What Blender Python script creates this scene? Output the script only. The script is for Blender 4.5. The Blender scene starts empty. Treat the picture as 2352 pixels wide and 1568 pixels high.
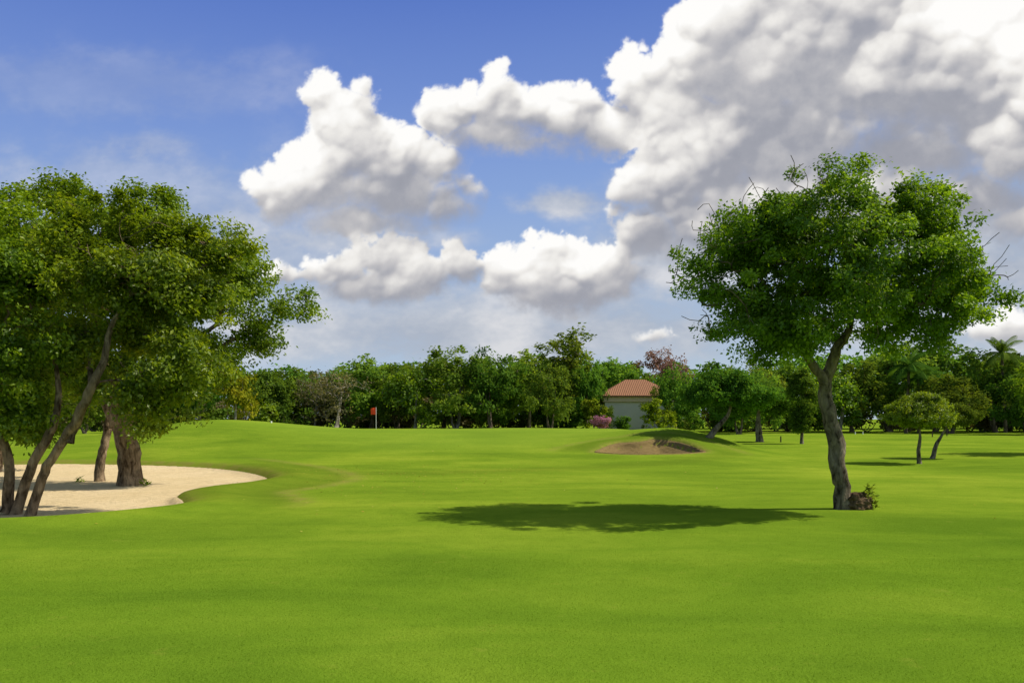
import bpy, math, random, bmesh
import numpy as np
from mathutils import Vector, noise as mnoise

scene = bpy.context.scene
COL = scene.collection
EYE = 1.7

# ------------------------------------------------------------------ helpers
def link(o):
    COL.objects.link(o); return o

def make_mesh(name, V, F, mat=None, smooth=False, attrs=None):
    me = bpy.data.meshes.new(name)
    V = np.asarray(V, dtype=np.float32)
    me.vertices.add(len(V)); me.vertices.foreach_set('co', V.ravel())
    F = [np.asarray(f, dtype=np.int32) for f in F if len(f)]
    loops = np.concatenate([f.ravel() for f in F])
    sizes = np.concatenate([np.full(len(f), f.shape[1]) for f in F])
    starts = np.concatenate([[0], np.cumsum(sizes)[:-1]]).astype(np.int32)
    me.loops.add(len(loops)); me.loops.foreach_set('vertex_index', loops)
    me.polygons.add(len(sizes)); me.polygons.foreach_set('loop_start', starts)
    me.polygons.foreach_set('use_smooth', np.full(len(sizes), smooth, dtype=bool))
    me.update(calc_edges=True)
    if attrs:
        for k, a in attrs.items():
            at = me.attributes.new(k, 'FLOAT', 'POINT')
            at.data.foreach_set('value', np.asarray(a, dtype=np.float32))
    if mat: me.materials.append(mat)
    return me

def obj(name, me, parent=None, loc=(0, 0, 0), **props):
    o = bpy.data.objects.new(name, me)
    o.location = loc
    link(o)
    if parent: o.parent = parent
    for k, v in props.items(): o[k] = v
    return o

def sstep(a, b, x):
    t = np.clip((x - a) / (b - a), 0, 1); return t * t * (3 - 2 * t)

class NT:
    def __init__(s, tree): s.t = tree; s.n = tree.nodes; s.l = tree.links
    def new(s, typ, **kw):
        n = s.n.new(typ)
        for k, v in kw.items(): setattr(n, k, v)
        return n
    def put(s, sock, v):
        if isinstance(v, bpy.types.NodeSocket): s.l.new(v, sock)
        elif v is not None: sock.default_value = v
    def math(s, op, a, b=None, c=None, clamp=False):
        n = s.new('ShaderNodeMath', operation=op, use_clamp=clamp)
        s.put(n.inputs[0], a); s.put(n.inputs[1], b); s.put(n.inputs[2], c)
        return n.outputs[0]
    def vec(s, op, a, b=None, c=None, scale=None):
        n = s.new('ShaderNodeVectorMath', operation=op)
        s.put(n.inputs[0], a); s.put(n.inputs[1], b); s.put(n.inputs[2], c)
        if scale is not None: s.put(n.inputs['Scale'], scale)
        return n.outputs['Value'] if op in ('LENGTH', 'DOT_PRODUCT', 'DISTANCE') else n.outputs[0]
    def mix(s, f, a, b, blend='MIX'):
        n = s.new('ShaderNodeMix', data_type='RGBA', blend_type=blend)
        s.put(n.inputs[0], f)
        s.put(n.inputs[6], a if isinstance(a, bpy.types.NodeSocket) else (*a, 1))
        s.put(n.inputs[7], b if isinstance(b, bpy.types.NodeSocket) else (*b, 1))
        return n.outputs[2]
    def noise(s, v, scale, detail=4, rough=0.5, dist=0.0):
        n = s.new('ShaderNodeTexNoise')
        s.put(n.inputs['Vector'], v); n.inputs['Scale'].default_value = scale
        n.inputs['Detail'].default_value = detail; n.inputs['Roughness'].default_value = rough
        n.inputs['Distortion'].default_value = dist
        return n.outputs[0]
    def range(s, v, a, b, c=0.0, d=1.0, smooth=True):
        n = s.new('ShaderNodeMapRange', interpolation_type='SMOOTHSTEP' if smooth else 'LINEAR')
        s.put(n.inputs[0], v); s.put(n.inputs[1], a); s.put(n.inputs[2], b)
        n.inputs[3].default_value = c; n.inputs[4].default_value = d
        return n.outputs[0]
    def ramp(s, v, stops):
        n = s.new('ShaderNodeValToRGB'); s.put(n.inputs[0], v)
        e = n.color_ramp.elements
        while len(e) < len(stops): e.new(0.5)
        for i, (p, c) in enumerate(stops): e[i].position = p; e[i].color = (*c, 1)
        return n.outputs[0]

def new_mat(name):
    m = bpy.data.materials.new(name); m.use_nodes = True
    m.node_tree.nodes.clear()
    nt = NT(m.node_tree)
    out = nt.new('ShaderNodeOutputMaterial')
    return m, nt, out

def simple_mat(name, col, rough=0.8, var=0.25, scale=6.0, bump=0.2):
    m, nt, out = new_mat(name)
    tc = nt.new('ShaderNodeTexCoord').outputs['Object']
    nz = nt.noise(tc, scale, 4, 0.6)
    c = nt.mix(nz, [x * (1 - var) for x in col], [min(1, x * (1 + var)) for x in col])
    b = nt.new('ShaderNodeBsdfPrincipled'); nt.put(b.inputs['Base Color'], c)
    b.inputs['Roughness'].default_value = rough
    b.inputs['Specular IOR Level'].default_value = 0.2
    bp = nt.new('ShaderNodeBump'); bp.inputs['Strength'].default_value = bump
    bp.inputs['Distance'].default_value = 0.05
    nt.put(bp.inputs['Height'], nt.noise(tc, scale * 4, 4, 0.6)); nt.put(b.inputs['Normal'], bp.outputs[0])
    nt.put(out.inputs[0], b.outputs[0])
    return m

def leaf_mat(name, dark, mid, light, trans=0.35, gloss=0.0, tw=1.5, hv=0.03, vv=0.35):
    m, nt, out = new_mat(name)
    a = nt.new('ShaderNodeAttribute', attribute_name='tint').outputs['Fac']
    oi = nt.new('ShaderNodeObjectInfo').outputs['Random']
    oi2 = nt.math('FRACT', nt.math('MULTIPLY', oi, 7.31))
    col = nt.ramp(a, [(0.0, dark), (0.5, mid), (1.0, light)])
    hs = nt.new('ShaderNodeHueSaturation')
    nt.put(hs.inputs['Hue'], nt.math('MULTIPLY_ADD', oi, hv, 0.495 - hv / 2))
    nt.put(hs.inputs['Value'], nt.math('MULTIPLY_ADD', oi2, vv, 1.0 - vv / 2))
    nt.put(hs.inputs['Color'], col)
    b = nt.new('ShaderNodeBsdfDiffuse'); nt.put(b.inputs['Color'], hs.outputs[0])
    t = nt.new('ShaderNodeBsdfTranslucent')
    nt.put(t.inputs['Color'], nt.vec('MULTIPLY', hs.outputs[0], (tw * 1.1, tw, tw * 0.4)))
    mx = nt.new('ShaderNodeMixShader'); mx.inputs[0].default_value = trans
    nt.l.new(b.outputs[0], mx.inputs[1]); nt.l.new(t.outputs[0], mx.inputs[2])
    last = mx
    if gloss:
        gl = nt.new('ShaderNodeBsdfGlossy'); gl.inputs['Roughness'].default_value = 0.42
        gl.inputs['Color'].default_value = (1, 1, 0.9, 1)
        m2 = nt.new('ShaderNodeMixShader'); m2.inputs[0].default_value = gloss
        nt.l.new(mx.outputs[0], m2.inputs[1]); nt.l.new(gl.outputs[0], m2.inputs[2]); last = m2
    nt.put(out.inputs[0], last.outputs[0])
    return m

def bark_mat(name, dark, light, scale=9, simple=False):
    m, nt, out = new_mat(name)
    tc = nt.new('ShaderNodeTexCoord').outputs['Object']
    st = nt.vec('MULTIPLY', tc, (1, 1, 0.35))
    n1 = nt.noise(st, scale, 5, 0.65, 0.6)
    n2 = nt.noise(tc, 2.2, 3, 0.6)
    f = nt.math('ADD', nt.math('MULTIPLY', n1, 0.75), nt.math('MULTIPLY', n2, 0.4))
    c = nt.ramp(f, [(0.44, dark), (0.56, [(a + b) / 2 * 0.9 for a, b in zip(dark, light)]), (0.72, light)])
    b = nt.new('ShaderNodeBsdfDiffuse'); nt.put(b.inputs['Color'], c)
    if not simple:
        bp = nt.new('ShaderNodeBump'); bp.inputs['Strength'].default_value = 1.0; bp.inputs['Distance'].default_value = 0.08
        nt.put(bp.inputs['Height'], nt.noise(st, scale * 2.2, 5, 0.7, 0.8)); nt.put(b.inputs['Normal'], bp.outputs[0])
    nt.put(out.inputs[0], b.outputs[0])
    return m

# ------------------------------------------------------------------ materials
BARK = bark_mat('bark_grey_brown', (0.035, 0.027, 0.018), (0.36, 0.30, 0.22))
BARK_WARM = bark_mat('bark_warm', (0.065, 0.044, 0.026), (0.44, 0.33, 0.21))
BARK_PALE = bark_mat('bark_pale', (0.10, 0.085, 0.07), (0.42, 0.38, 0.32), 5, True)
BARK_FAR = bark_mat('bark_far', (0.05, 0.04, 0.028), (0.24, 0.19, 0.14), 5, True)
ROOTS = bark_mat('earthy_roots', (0.04, 0.028, 0.015), (0.27, 0.19, 0.11), 16)
LEAF_BRIGHT = leaf_mat('leaf_bright_green', (0.045, 0.098, 0.005), (0.104, 0.200, 0.009), (0.24, 0.365, 0.018), 0.42, 0.02)
LEAF_OLIVE = leaf_mat('leaf_warm_green', (0.055, 0.114, 0.006), (0.124, 0.228, 0.011), (0.27, 0.39, 0.02), 0.46, 0.02)
LEAF_FAR = leaf_mat('leaf_mid_green', (0.060, 0.122, 0.018), (0.118, 0.215, 0.027), (0.21, 0.33, 0.048), 0.42, hv=0.05, vv=0.5)
LEAF_FAR_DARK = leaf_mat('leaf_dark_green', (0.042, 0.090, 0.015), (0.084, 0.162, 0.021), (0.15, 0.245, 0.032), 0.40, hv=0.05, vv=0.5)
LEAF_BROWN = leaf_mat('leaf_dry_brown', (0.08, 0.075, 0.035), (0.15, 0.14, 0.065), (0.24, 0.21, 0.10), 0.3)
LEAF_YELLOW = leaf_mat('leaf_yellow_green', (0.10, 0.14, 0.01), (0.22, 0.24, 0.015), (0.48, 0.40, 0.03), 0.3, tw=1.2)
LEAF_RED = leaf_mat('leaf_russet', (0.15, 0.10, 0.075), (0.28, 0.165, 0.135), (0.42, 0.27, 0.23), 0.3, tw=1.1, hv=0.0, vv=0.1)
LEAF_PINK = leaf_mat('petal_pink', (0.10, 0.12, 0.05), (0.42, 0.16, 0.28), (0.7, 0.35, 0.5), 0.2, tw=1.1)
LEAF_LIME = leaf_mat('leaf_lime', (0.07, 0.12, 0.01), (0.17, 0.27, 0.015), (0.32, 0.42, 0.04), 0.38, tw=1.3)

# ------------------------------------------------------------------ terrain
def catmull(pts, n=8, closed=True):
    pts = np.asarray(pts, float); out = []; N = len(pts)
    rngi = range(N) if closed else range(N - 1)
    for i in rngi:
        if closed: p0, p1, p2, p3 = pts[(i - 1) % N], pts[i], pts[(i + 1) % N], pts[(i + 2) % N]
        else: p0, p1, p2, p3 = pts[max(i - 1, 0)], pts[i], pts[i + 1], pts[min(i + 2, N - 1)]
        for k in range(n):
            t = k / n
            out.append(0.5 * ((2 * p1) + (-p0 + p2) * t + (2 * p0 - 5 * p1 + 4 * p2 - p3) * t * t + (-p0 + 3 * p1 - 3 * p2 + p3) * t ** 3))
    if not closed: out.append(pts[-1])
    return np.array(out)

BUNK1 = catmull([(-6.75, 22.6), (-8.2, 25.6), (-10.4, 28.2), (-13.5, 29.6), (-17.5, 30.2), (-22, 29), (-24.5, 25), (-22, 20),
                 (-17, 16.5), (-12.5, 14.2), (-9.6, 13.1), (-8.0, 13.3), (-6.9, 14.6), (-6.5, 15.9), (-7.3, 17.6), (-7.35, 19.0), (-6.8, 20.4)], 8)
BUNK2 = catmull([(3.5, 33.3), (3.7, 34.4), (4.6, 35.5), (5.7, 35.7), (6.6, 36.2), (7.5, 35.6), (8.3, 33.9), (7.5, 33.0), (6.2, 32.6), (4.8, 32.5)], 8)

def sdf(x, y, poly):
    x = np.asarray(x, float); y = np.asarray(y, float)
    out = np.full(x.shape, 9.0)
    lo = poly.min(0) - 3; hi = poly.max(0) + 3
    m = (x > lo[0]) & (x < hi[0]) & (y > lo[1]) & (y < hi[1])
    px, py = x[m], y[m]
    d = np.full(px.shape, 1e9); ins = np.zeros(px.shape, bool)
    for i in range(len(poly)):
        a = poly[i]; b = poly[(i + 1) % len(poly)]
        e = b - a; wx, wy = px - a[0], py - a[1]
        t = np.clip((wx * e[0] + wy * e[1]) / (e @ e + 1e-12), 0, 1)
        d = np.minimum(d, np.hypot(wx - t * e[0], wy - t * e[1]))
        c = (a[1] > py) != (b[1] > py)
        xi = e[0] * (py - a[1]) / (e[1] if abs(e[1]) > 1e-9 else 1e-9) + a[0]
        ins ^= c & (px < xi)
    out[m] = np.where(ins, -d, d)
    return out

def waves(x, y, k, seed):
    r = np.random.default_rng(seed); s = 0
    for i in range(6):
        a = r.uniform(0, 6.28); f = k * r.uniform(0.6, 1.6)
        s = s + np.sin((x * math.cos(a) + y * math.sin(a)) * f + r.uniform(0, 6.28))
    return s / 6

def base_h(x, y):
    x = np.asarray(x, float); y = np.asarray(y, float)
    hh = np.interp(y, [0, 45, 78, 200], [1.05, 1.03, 0.66, 0.4])
    right = 1 - sstep(7.5, 13.5, x)
    left = 0.45 + 0.55 * sstep(-27, -17, x)
    z = hh * sstep(27, 46, y + 0.12 * np.clip(-x - 6, 0, 8)) * (1 - 0.8 * sstep(80, 96, y)) * right * left
    z = z + 0.56 * np.exp(-((x + 16.6) / 5.0) ** 2 - ((y - 46) / 6) ** 2)
    z = z + 0.10 * np.exp(-((x - 1) / 6.0) ** 2 - ((y - 62) / 8) ** 2)
    z = z + 0.50 * np.exp(-((x - 7.9) / 4.0) ** 2 - ((y - 39.0) / 3.2) ** 2)
    z = z + 0.06 * waves(x, y, 0.25, 3) * sstep(10, 25, y)
    z = z + 0.025 * waves(x, y, 0.7, 4) * sstep(4, 9, y)
    z = z + 0.15 * waves(x, y, 0.08, 5) * sstep(60, 120, y) * sstep(5, 20, x)
    return z

def height(x, y):
    z = base_h(x, y)
    d1 = sdf(x, y, BUNK1); d2 = sdf(x, y, BUNK2)
    z = z + 0.11 * np.exp(-((d1 - 0.6) / 0.65) ** 2) * sstep(-14, -8, x) + 0.14 * np.exp(-((d2 - 0.35) / 0.7) ** 2) * sstep(34, 35.6, y)
    z = z - 0.19 * sstep(-0.05, 0.30, -d1) - 0.32 * sstep(-0.05, 1.2, -d2) - 0.24 * sstep(0, 0.2, -d2) * sstep(33.0, 35.0, y)
    return z

def H1(x, y): return float(height(np.array([x]), np.array([y]))[0])

def axis(parts):
    return np.concatenate([np.arange(a, b, s) for a, b, s in parts])
xs = np.concatenate([-np.geomspace(1400, 31, 22), axis([(-30, -25, 0.5), (-25, 15, 0.17), (15, 40, 0.5)]), np.geomspace(40, 1400, 22)])
ys = np.concatenate([-np.geomspace(300, 4, 10), axis([(-3, 4, 1.0), (4, 12, 0.4), (12, 42, 0.17), (42, 60, 0.5), (60, 130, 1.2)]), np.geomspace(131, 1800, 18)])
GX, GY = np.meshgrid(xs, ys)
GZ = height(GX, GY)
nx, ny = len(xs), len(ys)
ii = np.arange((nx) * (ny)).reshape(ny, nx)
F = np.stack([ii[:-1, :-1], ii[:-1, 1:], ii[1:, 1:], ii[1:, :-1]], -1).reshape(-1, 4)
D1 = sdf(GX, GY, BUNK1).ravel(); D2 = sdf(GX, GY, BUNK2).ravel()
fx, fy = GX.ravel(), GY.ravel()
wv1 = waves(fx, fy, 0.9, 15)
reg = sstep(-11, -8, fx) * sstep(14.5, 17, fy)
rough = sstep(2.3, 2.0, D1 + 0.25 * wv1) * reg  # dark band: rough grass, plus shading of the raised lip painted into its colour
dry = np.exp(-((D1 + 0.25 * wv1 - 2.3) / 0.25) ** 2) * reg
rough = np.maximum(rough, 0.9 * sstep(1.8, 1.2, D2 + 0.3 * wv1) * sstep(33.0, 34.5, fy))
dry = np.maximum(dry, 0.7 * np.exp(-((D2 + 0.3 * wv1 - 1.8) / 0.25) ** 2) * sstep(33.0, 34.5, fy))
fringe = np.maximum(np.exp(-(np.maximum(D1, 0) / 0.25) ** 2), np.exp(-(np.maximum(D2, 0) / 0.25) ** 2))
fringe = np.maximum(fringe, dry)
green = sstep(1.25, 0.8, np.sqrt(((fx + 2.5) / 12.5) ** 2 + ((fy - 52) / 17) ** 2) + 0.12 * waves(fx, fy, 0.3, 9))
collar = np.exp(-((np.sqrt(((fx + 4) / 15) ** 2 + ((fy - 46) / 22) ** 2) + 0.06 * waves(fx, fy, 0.3, 12) - 1.0) / 0.05) ** 2)
collar = np.maximum(collar * 0.7, rough)
near_tone = sstep(17, 7, fy + 2.5 * waves(fx, fy, 0.35, 33))  # turf tone darkens towards the near foreground

def grass_colour(nt, pos):
    big = nt.noise(pos, 0.13, 4, 0.6, 0.4)
    st = nt.vec('MULTIPLY', pos, (0.4, 1.0, 1.0))
    streak = nt.noise(st, 0.6, 4, 0.6, 0.6)
    f = nt.math('ADD', nt.math('MULTIPLY', big, 0.6), nt.math('MULTIPLY', streak, 0.4))
    return nt.ramp(f, [(0.36, (0.112, 0.192, 0.013)), (0.5, (0.168, 0.258, 0.017)), (0.64, (0.250, 0.325, 0.026))])

mg, nt, out = new_mat('mown_grass')
pos = nt.new('ShaderNodeTexCoord').outputs['Object']
fine = nt.noise(pos, 48, 3, 0.75)
fin2 = nt.noise(pos, 3.0, 6, 0.72)
col = grass_colour(nt, pos)
al = nt.new('ShaderNodeAttribute', attribute_name='near_tone').outputs['Fac']
col = nt.mix(nt.math('MULTIPLY', al, 0.8), col, nt.mix(1.0, col, (0.76, 0.88, 0.85), 'MULTIPLY'))
col = nt.mix(nt.range(fin2, 0.45, 0.70, 0.0, 0.25), col, (0.09, 0.155, 0.010))
col = nt.mix(nt.range(fin2, 0.3, 0.42, 0.25, 0.0), col, (0.27, 0.29, 0.04))
fcol = nt.ramp(fine, [(0.30, (0.6, 0.62, 0.55)), (0.5, (1, 1, 1)), (0.70, (1.4, 1.35, 1.6))])
col = nt.mix(0.55, col, fcol, 'MULTIPLY')
ag = nt.new('ShaderNodeAttribute', attribute_name='green').outputs['Fac']
col = nt.mix(nt.math('MULTIPLY', ag, 0.5), col, (0.190, 0.292, 0.028))
ac = nt.new('ShaderNodeAttribute', attribute_name='collar').outputs['Fac']
col = nt.mix(nt.math('MULTIPLY', ac, 0.5), col, (0.09, 0.135, 0.012))
af = nt.new('ShaderNodeAttribute', attribute_name='fringe').outputs['Fac']
col = nt.mix(nt.math('MULTIPLY', af, nt.range(fin2, 0.35, 0.65, 0.15, 0.8)), col, (0.24, 0.215, 0.05))
b = nt.new('ShaderNodeBsdfDiffuse'); nt.put(b.inputs['Color'], col)
bp = nt.new('ShaderNodeBump'); bp.inputs['Strength'].default_value = 0.4; bp.inputs['Distance'].default_value = 0.025
nt.put(bp.inputs['Height'], nt.math('ADD', fine, nt.math('MULTIPLY', fin2, 2.0))); nt.put(b.inputs['Normal'], bp.outputs[0])
nt.put(out.inputs[0], b.outputs[0])

me = make_mesh('ground', np.stack([fx, fy, GZ.ravel()], 1), [F], mg, True,
               {'fringe': fringe, 'green': green, 'collar': collar, 'near_tone': near_tone})
obj('ground', me, kind='structure', label='rolling mown golf course grass with mounds and green', category='ground')

gm, nt, out = new_mat('grass_blade')
pos = nt.new('ShaderNodeTexCoord').outputs['Object']
col = grass_colour(nt, pos)
tn_ = nt.new('ShaderNodeAttribute', attribute_name='tint').outputs['Fac']
col = nt.mix(1.0, col, nt.ramp(tn_, [(0.0, (0.55, 0.66, 0.4)), (0.5, (0.84, 0.94, 0.8)), (1.0, (1.2, 1.2, 1.2))]), 'MULTIPLY')
b = nt.new('ShaderNodeBsdfDiffuse'); nt.put(b.inputs['Color'], col)
t = nt.new('ShaderNodeBsdfTranslucent'); nt.put(t.inputs['Color'], nt.vec('MULTIPLY', col, (1.4, 1.4, 0.8)))
mx = nt.new('ShaderNodeMixShader'); mx.inputs[0].default_value = 0.45
nt.l.new(b.outputs[0], mx.inputs[1]); nt.l.new(t.outputs[0], mx.inputs[2]); nt.put(out.inputs[0], mx.outputs[0])
r = np.random.default_rng(99); n = 300000
Y = 4.7 * np.exp(r.random(n) * math.log(17 / 4.7)); Y = np.where(r.random(n) < sstep(17, 9, Y), Y, 4.7 + (Y - 4.7) * 0.4)
X = (r.random(n) * 2 - 1) * Y * 0.74
k = sdf(X, Y, BUNK1) > 0.05; X, Y = X[k], Y[k]; n = len(X)
Z = height(X, Y) - 0.004
a = r.uniform(0, 6.283, n); hgt = r.uniform(0.006, 0.015, n); wd = r.uniform(0.0015, 0.003, n)
le = r.uniform(0, 1.0, n) * hgt; a2 = r.uniform(0, 6.283, n)
p = np.stack([X, Y, Z], 1); s_ = np.stack([np.cos(a) * wd, np.sin(a) * wd, 0 * a], 1)
V = np.stack([p - s_, p + s_, p + np.stack([np.cos(a2) * le, np.sin(a2) * le, hgt], 1)], 1).reshape(-1, 3)
obj('grass', make_mesh('grass', V, [np.arange(3 * n).reshape(n, 3)], gm, False, {'tint': np.repeat(r.random(n), 3)}), kind='stuff', label='short mown green fairway grass blades', category='grass')

def sand_mat(name, a, bcol):
    m, nt, out = new_mat(name)
    pos = nt.new('ShaderNodeTexCoord').outputs['Object']
    n1 = nt.noise(pos, 0.5, 4, 0.6); n2 = nt.noise(nt.vec('MULTIPLY', pos, (0.6, 1.3, 1)), 9, 5, 0.75)
    col = nt.mix(n1, a, bcol)
    col = nt.mix(0.6, col, nt.ramp(n2, [(0.3, (0.5, 0.47, 0.42)), (0.52, (1, 1, 1)), (0.8, (1.15, 1.15, 1.15))]), 'MULTIPLY')
    b = nt.new('ShaderNodeBsdfDiffuse'); nt.put(b.inputs['Color'], col)
    bp = nt.new('ShaderNodeBump'); bp.inputs['Strength'].default_value = 0.9; bp.inputs['Distance'].default_value = 0.07
    nt.put(bp.inputs['Height'], n2); nt.put(b.inputs['Normal'], bp.outputs[0]); nt.put(out.inputs[0], b.outputs[0])
    return m
SAND = sand_mat('sand_pale', (0.66, 0.50, 0.26), (0.82, 0.66, 0.41))
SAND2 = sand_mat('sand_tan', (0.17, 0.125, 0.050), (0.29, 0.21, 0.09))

def sand_sheet(poly, cen, mat, label):
    n = len(poly); R = 34; V = [np.array([[cen[0], cen[1]]])]
    for r in range(1, R + 1): V.append(np.asarray(cen) + (poly - cen) * (r / R))
    V = np.concatenate(V)
    z = height(V[:, 0], V[:, 1]) + 0.035
    z[-n:] -= 0.12
    idx = lambda r, i: 1 + (r - 1) * n + (i % n)
    tri = [(0, idx(1, i), idx(1, i + 1)) for i in range(n)]
    quad = [(idx(r, i), idx(r + 1, i), idx(r + 1, i + 1), idx(r, i + 1)) for r in range(1, R) for i in range(n)]
    me = make_mesh('sand_bunker', np.column_stack([V, z]), [tri, quad], mat, True)
    obj('sand_bunker', me, kind='structure', label=label, category='bunker')
sand_sheet(BUNK1, np.array([-13.5, 21.5]), SAND, 'wide pale sand bunker around leaning tree trunks')
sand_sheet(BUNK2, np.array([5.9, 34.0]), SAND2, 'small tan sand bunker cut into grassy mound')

# ------------------------------------------------------------------ tree generator
def unit(v):
    n = np.linalg.norm(v, axis=-1, keepdims=True); return v / np.maximum(n, 1e-9)

def leaves_mesh(name, C, outc, r, per, L, W, mat, rs, droop=0.25, flat=0.75, upb=0.6):
    M = len(C)
    per_arr = np.maximum(3, (per * rs.uniform(0.5, 1.4, M))).astype(int)
    idx = np.repeat(np.arange(M), per_arr); K = len(idx)
    off = rs.normal(0, 1, (K, 3)); off = unit(off) * (rs.random((K, 1)) ** 0.45)
    sc = np.repeat(rs.uniform(0.6, 1.35, (M, 1)) * r, per_arr, 0)
    stray = rs.random((K, 1)) < 0.08
    sc = np.where(stray, sc * rs.uniform(1.1, 1.6, (K, 1)), sc)
    p = C[idx] + off * sc * np.array([1, 1, flat])
    outd = unit(p - outc)
    nrm = unit(outd * 0.45 + np.array([0, 0, upb]) + unit(rs.normal(0, 1, (K, 3))) * 0.85)
    t = unit(rs.normal(0, 1, (K, 3)) + outd * 0.8 + np.array([0, 0, -droop]))
    t = unit(t - nrm * np.sum(t * nrm, 1, keepdims=True))
    s = np.cross(nrm, t)
    l = (L * rs.uniform(0.6, 1.3, (K, 1))); w = l * W
    V = np.stack([p, p + t * l * 0.45 + s * w * 0.5, p + t * l - nrm * l * 0.12, p + t * l * 0.45 - s * w * 0.5], 1).reshape(-1, 3)
    F = np.arange(4 * K).reshape(K, 4)
    ct = rs.uniform(0, 1, M)
    tint = np.clip(ct[idx] * 0.6 + rs.uniform(0, 0.45, K), 0, 1)
    return make_mesh(name, V, [F], mat, False, {'tint': np.repeat(tint, 4)})

def grow(trunks, targets, attach_z, step, rs, wob=0.12):
    cap = 24000
    P = np.zeros((cap, 3)); par = np.full(cap, -1); D = np.zeros((cap, 3)); ok = np.zeros(cap, bool)
    n = 0; trunk_nodes = []
    for tr in trunks:
        c = catmull(tr, max(2, int(np.linalg.norm(np.diff(np.array(tr, float), axis=0), axis=1).mean() / step)), False)
        last = -1; ids = []
        for i, p in enumerate(c):
            if i > 0 and i < len(c) - 1: p = p + rs.normal(0, 0.012, 3)
            P[n] = p; par[n] = last; D[n] = unit(c[min(i + 1, len(c) - 1)] - c[max(i - 1, 0)])
            ok[n] = p[2] > attach_z; last = n; ids.append(n); n += 1
        ok[last] = True
        trunk_nodes.append(ids)
    top = np.mean([P[t[-1]] for t in trunk_nodes], 0)
    order = np.argsort(np.linalg.norm(targets - top, axis=1))
    for j in order:
        T = targets[j]
        dv = T - P[:n]; dist = np.linalg.norm(dv, axis=1)
        ang = np.sum(dv * D[:n], 1) / np.maximum(dist, 1e-6)
        cost = dist * (1.25 - 0.3 * ang) + 0.5 * np.maximum(0, P[:n, 2] - T[2])
        cost[~ok[:n]] = 1e9
        k = int(np.argmin(cost)); p0 = P[k]; d0 = D[k]; L = dist[k]
        m = max(2, int(L / step))
        mid = p0 + unit(d0 * 0.7 + unit(T - p0) * 0.8 + np.array([0, 0, 0.25])) * L * 0.5
        last = k
        ph = rs.normal(0, wob * min(L, 1.0) * 0.5, 3)
        for s in range(1, m + 1):
            t = s / m
            q = (1 - t) ** 2 * p0 + 2 * t * (1 - t) * mid + t * t * T + ph * math.sin(t * math.pi * 2) * 0.5
            if s < m: q = q + rs.normal(0, 0.02, 3) * min(L, 1)
            if n >= cap: break
            P[n] = q; par[n] = last; D[n] = unit(q - P[last]); ok[n] = True; last = n; n += 1
    return P[:n], par[:n], trunk_nodes

def tubes(P, par, trunk_nodes, R, tip, rs, name, mat, flare=1.5, sides_big=10, knob=0.09, sides_small=4):
    n = len(P); cnt = np.zeros(n); kids = [[] for _ in range(n)]
    for i in range(n):
        if par[i] >= 0: kids[par[i]].append(i)
    for i in range(n):
        if not kids[i]: cnt[i] = 1
    for i in range(n - 1, -1, -1):
        if par[i] >= 0: cnt[par[i]] += cnt[i]
    rad = np.zeros(n)
    root_of = np.zeros(n, int)
    for i in range(n): root_of[i] = i if par[i] < 0 else root_of[par[i]]
    Rs = R if isinstance(R, (list, tuple)) else [R] * len(trunk_nodes)
    rootR = {t[0]: r for t, r in zip(trunk_nodes, Rs)}
    for i in range(n):
        ro = root_of[i]; k = math.log(rootR[ro] / tip) / math.log(max(cnt[ro], 2))
        rad[i] = tip * cnt[i] ** k
    for t in trunk_nodes:
        z0 = P[t[0]][2]; N = len(t)
        for j, i in enumerate(t):
            q = j / (N - 1)
            lim = rad[t[0]] * (1.05 - 0.3 * q) if q < 0.5 else rad[t[0]] * (0.90 - 1.3 * (q - 0.5))
            rad[i] = min(rad[i] * 1.05, lim)
        r0 = rad[t[0]]
        for i in t:
            rad[i] *= 1 + (flare - 1) * math.exp(-(P[i][2] - z0) / (1.1 * r0 + 0.06))
    for i in range(n):
        if par[i] >= 0: rad[i] = min(rad[i], rad[par[i]])
    V = []; Q = []; nv = 0
    stack = [t[0] for t in trunk_nodes]
    while stack:
        s0 = stack.pop()
        chain = [s0]
        i = s0
        while kids[i]:
            ks = sorted(kids[i], key=lambda c: -cnt[c])
            for c in ks[1:]: stack.append(c)
            i = ks[0]; chain.append(i)
        rr = [rad[c] for c in chain]; pp = [P[c] for c in chain]
        if par[s0] >= 0:
            pp = [P[par[s0]]] + pp; rr = [min(rad[par[s0]], rad[s0] * 1.15)] + rr
        if len(pp) < 2: continue
        pp = np.array(pp); rr = np.array(rr)
        big = rr.max()
        S = sides_big if big > 0.05 else (6 if big > 0.02 and sides_small > 3 else sides_small)
        tang = unit(np.gradient(pp, axis=0))
        ref = np.array([1.0, 0.0, 0.0]) if abs(tang[0][0]) < 0.9 else np.array([0, 1.0, 0])
        u = unit(np.cross(tang[0], ref)); ang = np.arange(S) / S * 2 * math.pi
        ca, sa = np.cos(ang), np.sin(ang)
        kn = np.zeros(S)
        for q in range(len(pp)):
            u = unit(u - tang[q] * (u @ tang[q])); v = np.cross(tang[q], u)
            if S == sides_big: kn = kn * 0.85 + rs.normal(0, knob * 0.6, S)
            V.append(pp[q] + (np.outer(ca, u) + np.outer(sa, v)) * (rr[q] * (1 + kn))[:, None])
            if q:
                a = nv - S; b2 = nv
                for w in range(S):
                    w2 = (w + 1) % S; Q.append((a + w, a + w2, b2 + w2, b2 + w))
            nv += S
    return make_mesh(name, np.concatenate(V), [Q], mat, True)

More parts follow.
